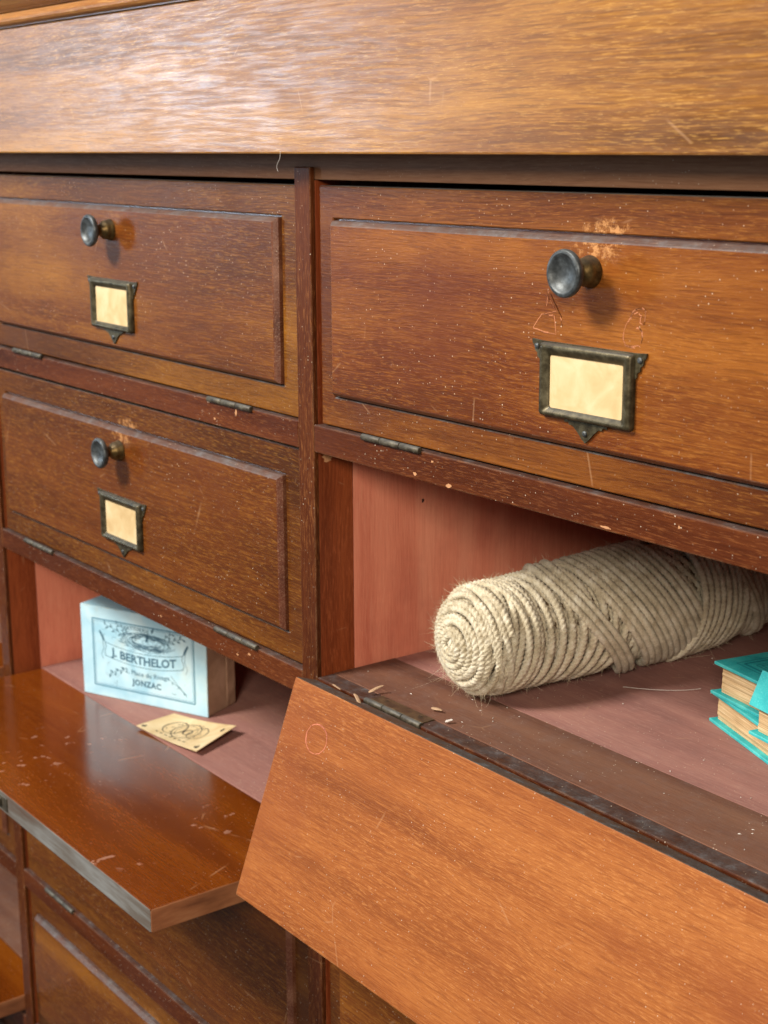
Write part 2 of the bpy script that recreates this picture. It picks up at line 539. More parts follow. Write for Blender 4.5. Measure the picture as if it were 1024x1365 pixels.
def mesh_of(bm, name, smooth=False):
    bmesh.ops.recalc_face_normals(bm, faces=bm.faces)
    me = bpy.data.meshes.new(name)
    bm.to_mesh(me)
    bm.free()
    if smooth:
        for p in me.polygons:
            p.use_smooth = True
    return me


def box(name, x, y, z, mat, parent=None, bevel=0.0008, org=(0, 0, 0)):
    """box in world coordinates, parent has only a translation org"""
    bm = bmesh.new()
    bm_box(bm, x[0] - org[0], x[1] - org[0], y[0] - org[1], y[1] - org[1], z[0] - org[2], z[1] - org[2], bevel)
    return link(name, mesh_of(bm, name), mat, parent)


def lathe(profile, n, axis='-y', mats=None):
    """profile list of (d, r, mat)"""
    bm = bmesh.new()
    rings = []
    for (d, r, mi) in profile:
        ring = []
        if r < 1e-6:
            ring = [bm.verts.new((0, -d, 0))]
        else:
            for k in range(n):
                a = 2 * math.pi * k / n
                ring.append(bm.verts.new((r * math.cos(a), -d, r * math.sin(a))))
        rings.append((ring, mi))
    for (a, _), (b, mi) in zip(rings[:-1], rings[1:]):
        for k in range(n):
            k2 = (k + 1) % n
            if len(b) == 1:
                f = bm.faces.new((a[k], a[k2], b[0]))
            else:
                f = bm.faces.new((a[k], a[k2], b[k2], b[k]))
            f.material_index = mi
            f.smooth = True
    return bm


def ribbon2d(pts, w, closed=False):
    """list of quads along a 2D polyline"""
    pts = [Vector(p) for p in pts]
    n = len(pts)
    L, Rr = [], []
    for i in range(n):
        if closed:
            d = (pts[(i + 1) % n] - pts[i - 1])
        else:
            d = pts[min(i + 1, n - 1)] - pts[max(i - 1, 0)]
        if d.length < 1e-12:
            d = Vector((1, 0))
        d.normalize()
        nn = Vector((-d.y, d.x)) * w / 2
        L.append(pts[i] + nn)
        Rr.append(pts[i] - nn)
    out = []
    for i in range(n if closed else n - 1):
        j = (i + 1) % n
        out.append((L[i], Rr[i], Rr[j], L[j]))
    return out


class Flat:
    """flat print laid on a surface; 2D coordinates (u, v) -> local (u, 0, v)"""
    def __init__(self):
        self.v, self.f, self.mi = [], [], []

    def quads(self, qs, mi=0):
        for q in qs:
            b = len(self.v)
            self.v += [tuple(p) for p in q]
            self.f.append([b, b + 1, b + 2, b + 3])
            self.mi.append(mi)

    def line(self, pts, w, mi=0, closed=False):
        self.quads(ribbon2d(pts, w, closed), mi)

    def poly(self, pts, mi=0):
        b = len(self.v)
        self.v += [tuple(p) for p in pts]
        self.f.append(list(range(b, b + len(pts))))
        self.mi.append(mi)

    def text(self, s, cx, cy, size, width=None, mi=0, bold=0.0, warp=None, shear=0.0, space=1.0):
        cu = bpy.data.curves.new('text', 'FONT')
        cu.body = s
        cu.size = size
        cu.align_x = 'CENTER'
        cu.align_y = 'CENTER'
        cu.offset = bold
        cu.shear = shear
        cu.space_character = space
        cu.resolution_u = 2
        o = bpy.data.objects.new('text', cu)
        col.objects.link(o)
        dg = bpy.context.evaluated_depsgraph_get()
        me = bpy.data.meshes.new_from_object(o.evaluated_get(dg))
        xs = [v.co.x for v in me.vertices]
        k = 1.0 if width is None else width / (max(xs) - min(xs))
        b = len(self.v)
        for v in me.vertices:
            x, y = v.co.x * k, v.co.y
            if warp:
                y += warp(x)
            self.v.append((cx + x, cy + y))
        for p in me.polygons:
            self.f.append([b + i for i in p.vertices])
            self.mi.append(mi)
        bpy.data.objects.remove(o)
        bpy.data.curves.remove(cu)
        bpy.data.meshes.remove(me)

    def mesh(self, name, fn=None):
        me = bpy.data.meshes.new(name)
        fn = fn or (lambda u, v: (u, 0, v))
        me.from_pydata([fn(u, v) for (u, v) in self.v], [], self.f)
        me.polygons.foreach_set('material_index', self.mi)
        me.update()
        return me


# ------------------------------------------------------------------ the cabinet
W = 0.5145            # door width
PITCH = 0.5423        # from column to column
PW = 0.0278           # gap between doors of neighbouring columns
ROWS = [(0.0, -0.16), (-0.179, -0.339), (-0.358, -0.510), (-0.512, -0.700), (-0.719, -0.879), (-0.898, -1.058)]
LIFT = 0.022          # the shelves of the level-opening doors lie this much above the door bottom
FRONT = -0.004
BACK = 0.36
BASE = -1.12
ORG = (0.0, 0.18, BASE)
cab = empty('filing_cabinet', ORG)
tag(cab, 'old mahogany filing cabinet with drop-front doors, brass knobs and card holders', 'cabinet')


def cb(name, x, y, z, mat, bevel=0.0008):
    return box(name, x, y, z, mat, cab, bevel, ORG)


COLS = [-PITCH - W, -W, PW]            # left x of the door of each column
XMIN, XMAX = COLS[0] - PW, COLS[2] + W + PW


def sub(xa, xb, ya, yb, nx, fn):
    pass


def moulding(name, prof, x0, x1, mat):
    """profile (y, z) extruded along x"""
    bm = bmesh.new()
    A = [bm.verts.new((x0 - ORG[0], y - ORG[1], z - ORG[2])) for y, z in prof]
    B = [bm.verts.new((x1 - ORG[0], y - ORG[1], z - ORG[2])) for y, z in prof]
    n = len(prof)
    for i in range(n):
        j = (i + 1) % n
        bm.faces.new((A[i], A[j], B[j], B[i]))
    bm.faces.new(A)
    bm.faces.new(B[::-1])
    return link(name, mesh_of(bm, name), mat, cab)


# top: recessed rail, projecting frieze, cornice
cb('top_rail', (XMIN, XMAX), (0.0005, 0.03), (0.0004, 0.03), 'top_rail')
cb('frieze_board', (XMIN - 0.02, XMAX + 0.02), (-0.03, 0.02), (0.0169, 0.117), 'frieze', 0.0012)
prof = [(0.02, 0.1172), (-0.031, 0.1172)]
for k in range(9):
    a = math.pi * k / 8
    prof.append((-0.031 - 0.0055 * math.sin(a), 0.1232 - 0.0052 * math.cos(a)))
prof += [(-0.033, 0.1290), (-0.034, 0.1305), (-0.040, 0.133), (-0.047, 0.140), (-0.052, 0.150), (-0.055, 0.165), (-0.055, 0.20), (0.02, 0.20)]
moulding('cornice', prof, XMIN - 0.03, XMAX + 0.03, 'cornice')
cb('cabinet_top', (XMIN - 0.02, XMAX + 0.02), (0.021, BACK + 0.02), (0.10, 0.118), 'cornice')
cb('back_panel', (XMIN, XMAX), (BACK, BACK + 0.012), (BASE, 0.0995), 'inner_wall', 0)
cb('plinth', (XMIN - 0.01, XMAX + 0.01), (-0.012, 0.02), (BASE, ROWS[-1][1] - 0.0005), 'frame')

# posts with their jambs, and the pale partition boards behind them
POSTS = [COLS[0] - PW, COLS[0] + W, COLS[1] + W, COLS[2] + W]
for px in POSTS:
    x0, x1 = px + 0.0056, px + 0.0242
    cb('post', (x0, x1), (FRONT, 0.0), (ROWS[-1][1], 0.0086), 'post', 0.0009)
    cb('jamb', (x0 - 0.0048, x1 - 0.0002), (0.0002, 0.0285), (ROWS[-1][1], 0.0002), 'jamb', 0.0004)
    cb('partition', (x0 - 0.0046, x1 - 0.0004), (0.0288, BACK - 0.0005), (ROWS[-1][1], 0.099), 'inner_wall', 0)

# rails and shelves below each row, in each column
OPEN = {(2, 1): 160.2, (1, 2): 90.0, (0, 2): 90.0, (0, 4): 90.0}
FLUSH = {(1, 2), (0, 2), (0, 4)}       # these open level with their shelf
for c, cx in enumerate(COLS):
    for r, (zt, zb) in enumerate(ROWS):
        znext = ROWS[r + 1][0] if r + 1 < len(ROWS) else zb - 0.02
        xa = cx - PW + 0.0245
        xb = cx + W + 0.0055
        flush = (c, r) in FLUSH
        d = 0.0286 if flush else 0.064
        if not (flush and r == 2):
            cb('rail', (xa, xb), (FRONT + 0.0001, 0.0100), (znext, zb - 0.0002), 'frame', 0.0009)
        if not flush:
            cb('shelf_strip', (xa, xb), (0.0102, d), (znext + 0.0005, zb - 0.0001), 'strip', 0.0003)
        cb('shelf', (xa, xb), (d + 0.0004, BACK - 0.0006), (znext + 0.001, zb - 0.0004 + (LIFT if flush else 0)), 'floor' if c else 'strip', 0.0003)

# ---- shared door meshes
T0, T1 = 0.004, 0.022      # slab front and back in door coordinates (hinge line at the origin)
HW = W / 2 - 0.0012


MS, MT, MB_ = 0.0191, 0.0254, 0.0232      # margins of the raised field
GROOVE = 0.0030


def slab_mesh(h, open_mat):
    bm = bmesh.new()
    x1 = HW + (0.0040 if open_mat == 'door' else 0.0)
    bm_box(bm, -HW, x1, T0, T1, 0.0012, h - 0.0026, 0.0010, 2)
    front = None
    for f in bm.faces:
        f.normal_update()
        n = f.normal
        cc = f.calc_center_median()
        if cc.z > h - 0.0029 and abs(n.z) > 0.9:
            f.material_index = 2
        elif abs(n.x) > 0.9:
            f.material_index = 3
        elif cc.y > T1 - 0.0006 and abs(n.y) > 0.3:
            f.material_index = 1
        if abs(n.y) > 0.99 and cc.y < T0 + 0.0005:
            front = f
    # cut the groove that runs round the raised field
    vs_ = list(front.verts)
    bm.faces.remove(front)
    gx, g0, g1 = W / 2 - MS + GROOVE, MB_ - GROOVE, h - MT + GROOVE

    def corner(v, ins, y):
        return bm.verts.new(((gx - ins) * (1 if v.co.x > 0 else -1), y, (g1 - ins) if v.co.z > h / 2 else (g0 + ins)))
    la = [corner(v, 0.0, T0) for v in vs_]
    lb = [corner(v, 0.0007, T0 + 0.0006) for v in vs_]
    lc = [corner(v, 0.0010, T0 + 0.0032) for v in vs_]
    for a, b in ((vs_, la), (la, lb), (lb, lc)):
        for k in range(4):
            bm.faces.new((a[k], a[(k + 1) % 4], b[(k + 1) % 4], b[k]))
    return mesh_of(bm, 'drop_door')


def panel_mesh(h):
    """raised field with a stepped, hollowed edge"""
    x0, x1, z0, z1 = -W / 2 + MS, W / 2 - MS, MB_, h - MT
    bm = bmesh.new()
    loops = []
    for (ins, y) in ((-0.0024, T0 + 0.0034), (-0.0023, T0 + 0.0026), (-0.0011, T0 + 0.0024), (-0.0009, T0 - 0.0016), (0.0005, T0 - 0.0036), (0.0014, T0 - 0.0047), (0.0022, T0 - 0.0052)):
        loops.append([bm.verts.new(p) for p in ((x0 + ins, y, z0 + ins), (x1 - ins, y, z0 + ins), (x1 - ins, y, z1 - ins), (x0 + ins, y, z1 - ins))])
    for a, b in zip(loops[:-1], loops[1:]):
        for k in range(4):
            k2 = (k + 1) % 4
            bm.faces.new((a[k], a[k2], b[k2], b[k])).material_index = 1
    bm.faces.new(loops[-1])
    bm.faces.new(loops[0][::-1])
    return mesh_of(bm, 'raised_panel')


FY = T0 - 0.0052       # y of the field face


def knob_mesh():
    pr = [(0.0, 0.0085, 1), (0.0012, 0.0086, 1), (0.0022, 0.0078, 1), (0.0045, 0.0077, 1), (0.0065, 0.0070, 1), (0.0085, 0.0052, 1), (0.0102, 0.0042, 1),
          (0.0120, 0.0044, 1), (0.0138, 0.0062, 0), (0.0150, 0.0092, 0), (0.0160, 0.0113, 0), (0.0172, 0.0123, 0), (0.0186, 0.0126, 0), (0.0198, 0.0123, 0),
          (0.0204, 0.0117, 0), (0.0203, 0.0112, 0), (0.0207, 0.0107, 0), (0.0205, 0.0101, 0), (0.0196, 0.0092, 0), (0.0184, 0.0075, 0), (0.0175, 0.0050, 0), (0.0171, 0.0025, 0), (0.0170, 0.0, 0)]
    bm = lathe(pr, 40)
    return mesh_of(bm, 'knob', False)


def holder_mesh():
    """card holder: cut plate, raised window frame and three pins (centre at the middle of the door)"""
    half = [(0.0, 0.0785), (0.0350, 0.0785), (0.0427, 0.0790), (0.0424, 0.0768), (0.0408, 0.0750), (0.0404, 0.0728), (0.0386, 0.0716), (0.0384, 0.0694), (0.0362, 0.0682),
            (0.0360, 0.0660), (0.0348, 0.0648), (0.0347, 0.0398), (0.0340, 0.0384), (0.0328, 0.0379), (0.0165, 0.0379), (0.0158, 0.0362), (0.0132, 0.0366), (0.0122, 0.0350),
            (0.0100, 0.0352), (0.0062, 0.0322), (0.0030, 0.0290), (0.0, 0.0266)]
    pts = half + [(-x, z) for x, z in half[-2:0:-1]]
    bm = bmesh.new()
    t = 0.0011
    inner = [(-0.0270, 0.0433), (0.0270, 0.0433), (0.0270, 0.0710), (-0.0270, 0.0710)]
    A = [bm.verts.new((x, 0, z)) for x, z in pts]
    B = [bm.verts.new((x, -t, z)) for x, z in pts]
    n = len(pts)
    for i in range(n):
        j = (i + 1) % n
        bm.faces.new((A[i], A[j], B[j], B[i]))
    # front plate is filled as a face, the raised frame sits on it and the paper inside the frame
    bm.faces.new(B)
    # raised frame swept round the window
    prof = [(0.0, t * 0.6), (0.0003, 0.0030), (0.0012, 0.0040), (0.0026, 0.0044), (0.0040, 0.0041), (0.0055, 0.0030), (0.0068, 0.0024), (0.0071, 0.0018), (0.0071, t * 0.6)]
    X0, X1, Z0, Z1 = -0.0346, 0.0346, 0.0380, 0.0780
    sx0 = (0.0346 - 0.0275) / 0.0071
    zlo = (0.0428 - 0.0380) / 0.0071
    zhi = (0.0780 - 0.0715) / 0.0071
    loops = []
    for (s, d) in prof:
        x = 0.0346 - s * sx0
        z0 = Z0 + s * zlo
        z1 = Z1 - s * zhi
        rr = 0.0018 if s < 0.003 else 0.0014
        lp = []
        for (cx, cz, a0) in ((x - rr, z0 + rr, -90), (x - rr, z1 - rr, 0), (-x + rr, z1 - rr, 90), (-x + rr, z0 + rr, 180)):
            for k in range(4):
                a = R_(a0 + k * 30)
                lp.append(bm.verts.new((cx + rr * math.cos(a), -d, cz + rr * math.sin(a))))
        loops.append(lp)
    for a, b in zip(loops[:-1], loops[1:]):
        m = len(a)
        for k in range(m):
            k2 = (k + 1) % m
            f = bm.faces.new((a[k], a[k2], b[k2], b[k]))
            f.smooth = True
    # pins
    for (px, pz) in ((-0.0385, 0.0752), (0.0385, 0.0752), (0.0, 0.0318)):
        rings = []
        for (d, r) in ((t, 0.0017), (t + 0.0007, 0.0016), (t + 0.0012, 0.0009)):
            rings.append([bm.verts.new((px + r * math.cos(k * math.pi / 5), -d, pz + r * math.sin(k * math.pi / 5))) for k in range(10)])
        for a, b in zip(rings[:-1], rings[1:]):
            for k in range(10):
                f = bm.faces.new((a[k], a[(k + 1) % 10], b[(k + 1) % 10], b[k]))
                f.material_index = 1
        bm.faces.new(rings[-1]).material_index = 1
    return mesh_of(bm, 'card_holder')


def paper_mesh():
    bm = bmesh.new()
    bm_box(bm, -0.0285, 0.0285, -0.0017, -0.0013, 0.0420, 0.0722)
    return mesh_of(bm, 'paper_label')


def hinge_mesh():
    bm = bmesh.new()
    # barrel in three knuckles
    for (a, b) in ((-0.030, -0.0105), (-0.0100, 0.0100), (0.0105, 0.030)):
        rings = []
        for x, r in ((a, 0.0016), (a + 0.0005, 0.0022), (b - 0.0005, 0.0022), (b, 0.0016)):
            rings.append([bm.verts.new((x, -0.0006 + r * math.cos(k * math.pi / 6), 0.0003 + r * math.sin(k * math.pi / 6))) for k in range(12)])
        for p, q in zip(rings[:-1], rings[1:]):
            for k in range(12):
                f = bm.faces.new((p[k], p[(k + 1) % 12], q[(k + 1) % 12], q[k]))
                f.smooth = True
        bm.faces.new(rings[0][::-1])
        bm.faces.new(rings[-1])
    return mesh_of(bm, 'hinge')


def leaf_mesh():
    bm = bmesh.new()
    bm_box(bm, -0.028, 0.028, -0.0008, 0.0095, -0.0002, 0.0006, 0.0002, 1)
    for px in (-0.018, 0.018):
        ring = [bm.verts.new((px + 0.0020 * math.cos(k * math.pi / 5), 0.0055 + 0.0020 * math.sin(k * math.pi / 5), 0.0008)) for k in range(10)]
        bm.faces.new(ring).material_index = 1
        bm_box(bm, px - 0.0016, px + 0.0016, 0.0053, 0.0057, 0.0008, 0.0009, mi=2)
    return mesh_of(bm, 'hinge_leaf')


def catch_mesh():
    bm = bmesh.new()
    bm_box(bm, -0.016, 0.016, -0.006, 0.006, -0.0002, 0.0009, 0.0002, 1)
    bm_box(bm, -0.006, 0.006, -0.0035, 0.0035, 0.0009, 0.0030, 0.0006, 1)
    return mesh_of(bm, 'catch_plate')


KNOB, HOLD, PAPER, HINGE, LEAF, CATCH = knob_mesh(), holder_mesh(), paper_mesh(), hinge_mesh(), leaf_mesh(), catch_mesh()
for me, ms in ((KNOB, ('knob', 'knob_base')), (HOLD, ('holder', 'knob')), (PAPER, ('label_paper',)), (HINGE, ('hinge',)), (LEAF, ('knob_base', 'knob_base', 'void')), (CATCH, ('hinge',))):
    for m in ms:
        me.materials.append(M[m])
SLABS, PANELS = {}, {}
doors = {}
for c, cx in enumerate(COLS):
    for r, (zt, zb) in enumerate(ROWS):
        h = round(zt - zb, 4)
        ang = OPEN.get((c, r), 0.0)
        if (c, r) in FLUSH:
            h = 0.16
        om = 'door' if ang == 0 else ('flap_matte' if c == 2 else 'flap_gloss')
        key = (h, om)
        if key not in SLABS:
            SLABS[key] = slab_mesh(h, om)
            for m in ('door', om, 'dusty_edge', 'end_grain'):
                SLABS[key].materials.append(M[m])
        if h not in PANELS:
            PANELS[h] = panel_mesh(h)
            PANELS[h].materials.append(M['panel'])
            PANELS[h].materials.append(M['panel_bevel'])
        d = link('drop_door', SLABS[key], [], cab)
        d.location = (cx + W / 2 - ORG[0], FRONT - ORG[1], zb - ORG[2])
        d.rotation_euler = (R_(ang), 0, 0)
        if (c, r) in FLUSH:
            d.location.z += LIFT - 0.0002 - T1
            d.location.y = 0.0294 - ORG[1]
        doors[(c, r)] = d
        p = link('raised_panel', PANELS[h], [], d)
        for o in (d, p):
            o['wear'] = {(2, 0): 0.95, (1, 1): 0.8, (1, 0): 0.12}.get((c, r), 0.3)
            o['tone'] = {(2, 0): 0.35, (1, 0): 1.0, (1, 1): 0.8}.get((c, r), 0.8)
            o['wear_z'] = h - 0.0420 + 0.016
        k = link('knob', KNOB, [], d)
        k.location = (0, FY, h - 0.0425)
        ho = link('card_holder', HOLD, [], d)
        ho.location = (0, FY - 0.0001, h - 0.16)
        pp = link('paper_label', PAPER, [], d)
        pp.location = (0, FY, h - 0.16)
        for s in ((-1, 1) if (c, r) not in FLUSH else ()):
            hg = link('hinge', HINGE, [], d)
            hg.location = (s * (W / 2 - 0.083), 0, 0)
        if ang:
            ct = link('catch_plate', CATCH, [], d)
            ct.location = (0, (T0 + T1) / 2, h - 0.0026)
            for s in ((-1, 1) if (c, r) not in FLUSH else ()):
                lf = link('hinge_leaf', LEAF, [], cab)
                lf.location = (cx + W / 2 + s * (W / 2 - 0.083) - ORG[0], 0 - ORG[1], zb - 0.0001 - ORG[2])

# slightly different sag of the doors so that the gaps are uneven
doors[(1, 0)].rotation_euler = (0, R_(0.12), 0)
doors[(2, 0)].rotation_euler = (0, R_(-0.10), 0)
doors[(1, 1)].rotation_euler = (0, R_(-0.15), 0)
doors[(2, 0)]['label'] = 'upper right drop door with a scraped A and 6'
doors[(2, 1)]['label'] = 'hanging open drop door with plain orange inner face'
doors[(1, 2)]['label'] = 'drop door lying open, its inner face glossy red brown'

# scraped ghost letters A and 6 on the upper right door, ring on the open flap
fl = Flat()


def jit(pts, a=0.00025):
    out = []
    for i, (p, q) in enumerate(zip(pts[:-1], pts[1:])):
        for k in range(5):
            t = k / 5
            out.append((p[0] + (q[0] - p[0]) * t + random.uniform(-a, a), p[1] + (q[1] - p[1]) * t + random.uniform(-a, a)))
    out.append(pts[-1])
    return out


def fr(x, z):            # world x, z of the photo measurement -> door coordinates
    return (x - 0.285, z + 0.16)


LETTERS = [[(0.0406, 0.1), (0.0388, 0.1014), (0.0331, 0.1012), (0.0304, 0.0984), (0.0279, 0.094), (0.0255, 0.0895), (0.025, 0.0844), (0.0265, 0.0816), (0.0306, 0.0812), (0.0373, 0.0814), (0.0384, 0.0865), (0.0379, 0.0898), (0.0353, 0.0913), (0.0313, 0.0913)],
           [(0.04, 0.1), (0.0398, 0.0933), (0.0363, 0.094), (0.0369, 0.0977), (0.0349, 0.0989), (0.0316, 0.0976), (0.0299, 0.095)],
           [(0.0373, 0.0814), (0.0357, 0.0825), (0.0306, 0.0814)], [(0.0379, 0.0898), (0.0359, 0.0911)],
           [(-0.0432, 0.0844), (-0.0365, 0.0922), (-0.0277, 0.0927)], [(-0.0432, 0.0844), (-0.0349, 0.0831), (-0.025, 0.0828), (-0.0271, 0.0927)],
           [(-0.0327, 0.106), (-0.0316, 0.1021), (-0.0282, 0.0979), (-0.0254, 0.0953)], [(-0.0317, 0.1055), (-0.0333, 0.0975)],
           [(-0.0304, 0.1044), (-0.022, 0.0931), (-0.0202, 0.0871)], [(-0.0352, 0.0929), (-0.0254, 0.0951)]]
for (mark_name, segs) in (('scraped_figure', LETTERS[:4]), ('scraped_letter', LETTERS[4:])):
  fl = Flat()
  for seg in segs:
    pj = jit(seg, 0.0002)
    for rep_ in range(2):
        i0 = 0
        while i0 < len(pj) - 1:
            n_ = random.randint(3, 7)
            if random.random() < 0.78:
                o_ = random.uniform(-0.00035, 0.00035)
                fl.line([(p[0] + o_, p[1] - o_) for p in pj[i0:i0 + n_ + 1]], random.uniform(0.0002, 0.00055))
            i0 += n_
  me = fl.mesh(mark_name)
  mk = link(mark_name, me, 'scrape', doors[(2, 0)])
  mk.location = (0, FY - 0.00012, 0)
  mk['label'] = 'faint scraped figure 6' if 'figure' in mark_name else 'faint scraped letter A'
fl = Flat()
ring = []
for k in range(40):
    a = 2 * math.pi * k / 40
    rr = 1 + random.uniform(-0.02, 0.02)
    ring.append((-0.2156 + 0.0115 * rr * math.cos(a), 0.0335 + 0.0098 * rr * math.sin(a)))
for k in range(0, 40, 4):
    fl.line([ring[(k + q_) % 40] for q_ in range(6 if k % 3 else 5)], random.uniform(0.00035, 0.0009))
fl.line(ring[30:39], 0.0010)
me = fl.mesh('pencil_ring')
mk = link('pencil_ring', me, 'pink_pencil', doors[(2, 1)])
mk.location = (0, T1 + 0.00012, 0)

# chips in the polish and a nail hole
def chip(name, org_, e1, e2, r1, r2, mat, label=None):
    fl_ = Flat()
    pts_ = []
    for k in range(14):
        a_ = 2 * math.pi * k / 14
        q_ = random.uniform(0.6, 1.15)
        pts_.append((r1 * q_ * math.cos(a_), r2 * q_ * math.sin(a_)))
    fl_.poly(pts_)
    e1, e2 = Vector(e1), Vector(e2)
    o_ = link(name, fl_.mesh(name, lambda u, v: tuple(e1 * u + e2 * v)), mat, cab)
    o_.location = Vector(org_) - Vector(ORG)
    return o_


XJ = PW - PW + 0.0242 - 0.0002 + 0.00012
chip('chipped_spot', (XJ, 0.0075, -0.1845), (0, 1, 0), (0, 0, 1), 0.0050, 0.0028, 'chip_pale')
chip('chipped_spot', (XJ, 0.0205, -0.1840), (0, 1, 0), (0, 0, 1), 0.0026, 0.0026, 'fluff')
for (cx_, cz_, ra, rb) in ((0.135, -0.1755, 0.0022, 0.0012), (0.168, -0.1772, 0.0030, 0.0015), (0.152, -0.1650, 0.0012, 0.0008), (0.300, -0.1770, 0.0042, 0.0008), (0.352, -0.1668, 0.0010, 0.0010)):
    chip('chipped_spot', (cx_, FRONT - 0.00005, cz_), (1, 0, 0), (0, 0, 1), ra, rb, 'chip_pale')
for (cx_, cz_, ra, rb) in ((-0.075, -0.1655, 0.0012, 0.003), (-0.105, -0.1740, 0.0018, 0.001), (-0.065, -0.3465, 0.0022, 0.0010), (-0.082, -0.3510, 0.0016, 0.0008), (-0.20, -0.3500, 0.0014, 0.0008)):
    chip('chipped_spot', (cx_, FRONT - 0.00005, cz_), (1, 0, 0), (0, 0, 1), ra, rb, 'chip_pale')
chip('nail_hole', (XJ - 0.0002 + 0.00012, 0.0900, -0.2260), (0, 1, 0), (0, 0, 1), 0.0012, 0.0019, 'void')

# ------------------------------------------------------------------ roll of twine
tw_root = empty('twine_roll', (0.128, 0.17, ROWS[1][1]))
tag(tw_root, 'long roll of beige jute twine lying in the open right compartment', 'twine')
P0 = np.array([0.1225, 0.0365, ROWS[1][1] + 0.0405])
P1 = np.array([0.1400, 0.3400, ROWS[1][1] + 0.0440])
AX = P1 - P0
LEN = float(np.linalg.norm(AX))
AX = AX / LEN
UPV = np.array([0, 0, 1.0]) - AX * AX[2]
UPV /= np.linalg.norm(UPV)
SDV = np.cross(AX, UPV)          # roughly +x
if SDV[0] < 0:
    SDV = -SDV
ORGT = np.array(tw_root.location)
rs_s = np.array([-0.004, 0.0, 0.003, 0.008, 0.014, 0.022, 0.035, 0.07, 0.10, 0.14, 0.18, 0.22, 0.26, 0.285, 0.298, 0.305, 0.31])
rs_r = np.array([0.004, 0.013, 0.0215, 0.0290, 0.0338, 0.0365, 0.0378, 0.0388, 0.0402, 0.0425, 0.0430, 0.0415, 0.0385, 0.034, 0.026, 0.014, 0.004])


def Rs(s):
    return np.interp(s, rs_s, rs_r)


def strand(theta, s, dr, dia, plies=3, turns=1 / 0.0105, nv=12):
    """tube with a twisted, lobed section along the winding path; returns verts, faces"""
    rad = Rs(s) + dr - dia / 2
    nrm = UPV[None] * np.cos(theta)[:, None] + SDV[None] * np.sin(theta)[:, None]
    P = P0[None] + AX[None] * s[:, None] + nrm * rad[:, None]
    P[:, 2] = np.maximum(P[:, 2], ROWS[1][1] + dia * 0.42)
    T = np.gradient(P, axis=0)
    L = np.linalg.norm(T, axis=1)
    T /= L[:, None]
    B = np.cross(T, nrm)
    B /= np.linalg.norm(B, axis=1)[:, None]
    N = np.cross(B, T)
    arc = np.cumsum(L)
    ph = 2 * np.pi * arc * turns
    k = np.arange(nv) * 2 * np.pi / nv
    thick = 1 + 0.17 * np.interp(arc, np.linspace(0, arc[-1], max(4, int(arc[-1] / 0.03))), rng.uniform(-1, 1, max(4, int(arc[-1] / 0.03))))
    lob = 0.56 + 0.44 * np.abs(np.cos(plies / 2 * (k[None] - ph[:, None])))
    rr = dia / 2 * thick[:, None] * lob
    V = P[:, None, :] + (N[:, None, :] * np.cos(k)[None, :, None] + B[:, None, :] * np.sin(k)[None, :, None]) * rr[:, :, None]
    n = len(theta)
    V = V.reshape(-1, 3) - ORGT
    i = np.arange(n - 1)[:, None] * nv
    j = np.arange(nv)[None]
    j2 = (j + 1) % nv
    F = np.stack([i + j, i + j2, i + nv + j2, i + nv + j], -1).reshape(-1, 4)
    return V, F, P, nrm


def np_mesh(name, V, F, smooth=True):
    me = bpy.data.meshes.new(name)
    me.vertices.add(len(V))
    me.vertices.foreach_set('co', np.asarray(V, dtype=np.float32).ravel())
    k = F.shape[1]
    me.loops.add(F.size)
    me.loops.foreach_set('vertex_index', F.astype(np.int32).ravel())
    me.polygons.add(len(F))
    me.polygons.foreach_set('loop_start', np.arange(len(F), dtype=np.int32) * k)
    me.update(calc_edges=True)
    me.validate()
    if smooth:
        me.polygons.foreach_set('use_smooth', np.ones(len(F), dtype=bool))
    return me


fuzz_base = []


def winding(s0, s1, pitch, amp, dr, dia, phase=0.0, step=0.0011, jitter=0.0008, start=math.pi, amp2=None):
    loops = max(1, round(abs(s1 - s0) / pitch))
    th_tot = loops * 2 * np.pi
    n = int(th_tot * 0.04 / step)
    th = np.linspace(0, th_tot, n) + start
    base = np.linspace(s0, s1, n)
    a = np.linspace(amp, amp if amp2 is None else amp2, n)
    jl = np.interp(th, np.arange(0, th_tot + start + 7, 0.9), rng.uniform(-1, 1, len(np.arange(0, th_tot + start + 7, 0.9)))) * jitter
    s = base + a * np.cos(th + phase) + jl
    s = np.clip(s, 0.0, 0.305)
    drr = dr + np.interp(th, np.arange(0, th_tot + start + 7, 1.3), rng.uniform(-1, 1, len(np.arange(0, th_tot + start + 7, 1.3)))) * 0.0004
    V, F, P, N = strand(th, s, drr, dia)
    fuzz_base.append((P, N))
    return V, F


def add_strand(name, parts):
    Vs, Fs, b = [], [], 0
    for V, F in parts:
        Vs.append(V)
        Fs.append(F + b)
        b += len(V)
    me = np_mesh(name, np.concatenate(Vs), np.concatenate(Fs))
    return link(name, me, 'jute', tw_root)


# solid core under the windings
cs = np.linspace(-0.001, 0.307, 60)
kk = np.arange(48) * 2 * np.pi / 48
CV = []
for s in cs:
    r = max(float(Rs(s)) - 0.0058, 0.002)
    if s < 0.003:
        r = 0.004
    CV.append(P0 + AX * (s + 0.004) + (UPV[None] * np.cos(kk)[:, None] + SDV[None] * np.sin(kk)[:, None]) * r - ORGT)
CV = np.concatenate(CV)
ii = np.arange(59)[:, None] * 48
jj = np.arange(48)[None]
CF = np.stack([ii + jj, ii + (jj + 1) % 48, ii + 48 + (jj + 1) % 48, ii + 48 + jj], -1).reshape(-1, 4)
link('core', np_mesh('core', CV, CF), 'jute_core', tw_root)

D = 0.0057
# under layer, showing between and beyond the outer windings
add_strand('under_winding', [winding(0.03, 0.295, 0.0064, 0.012, -0.0040, D, 0.4), winding(0.03, 0.29, 0.0085, -0.02, -0.0034, D, 0.2)])
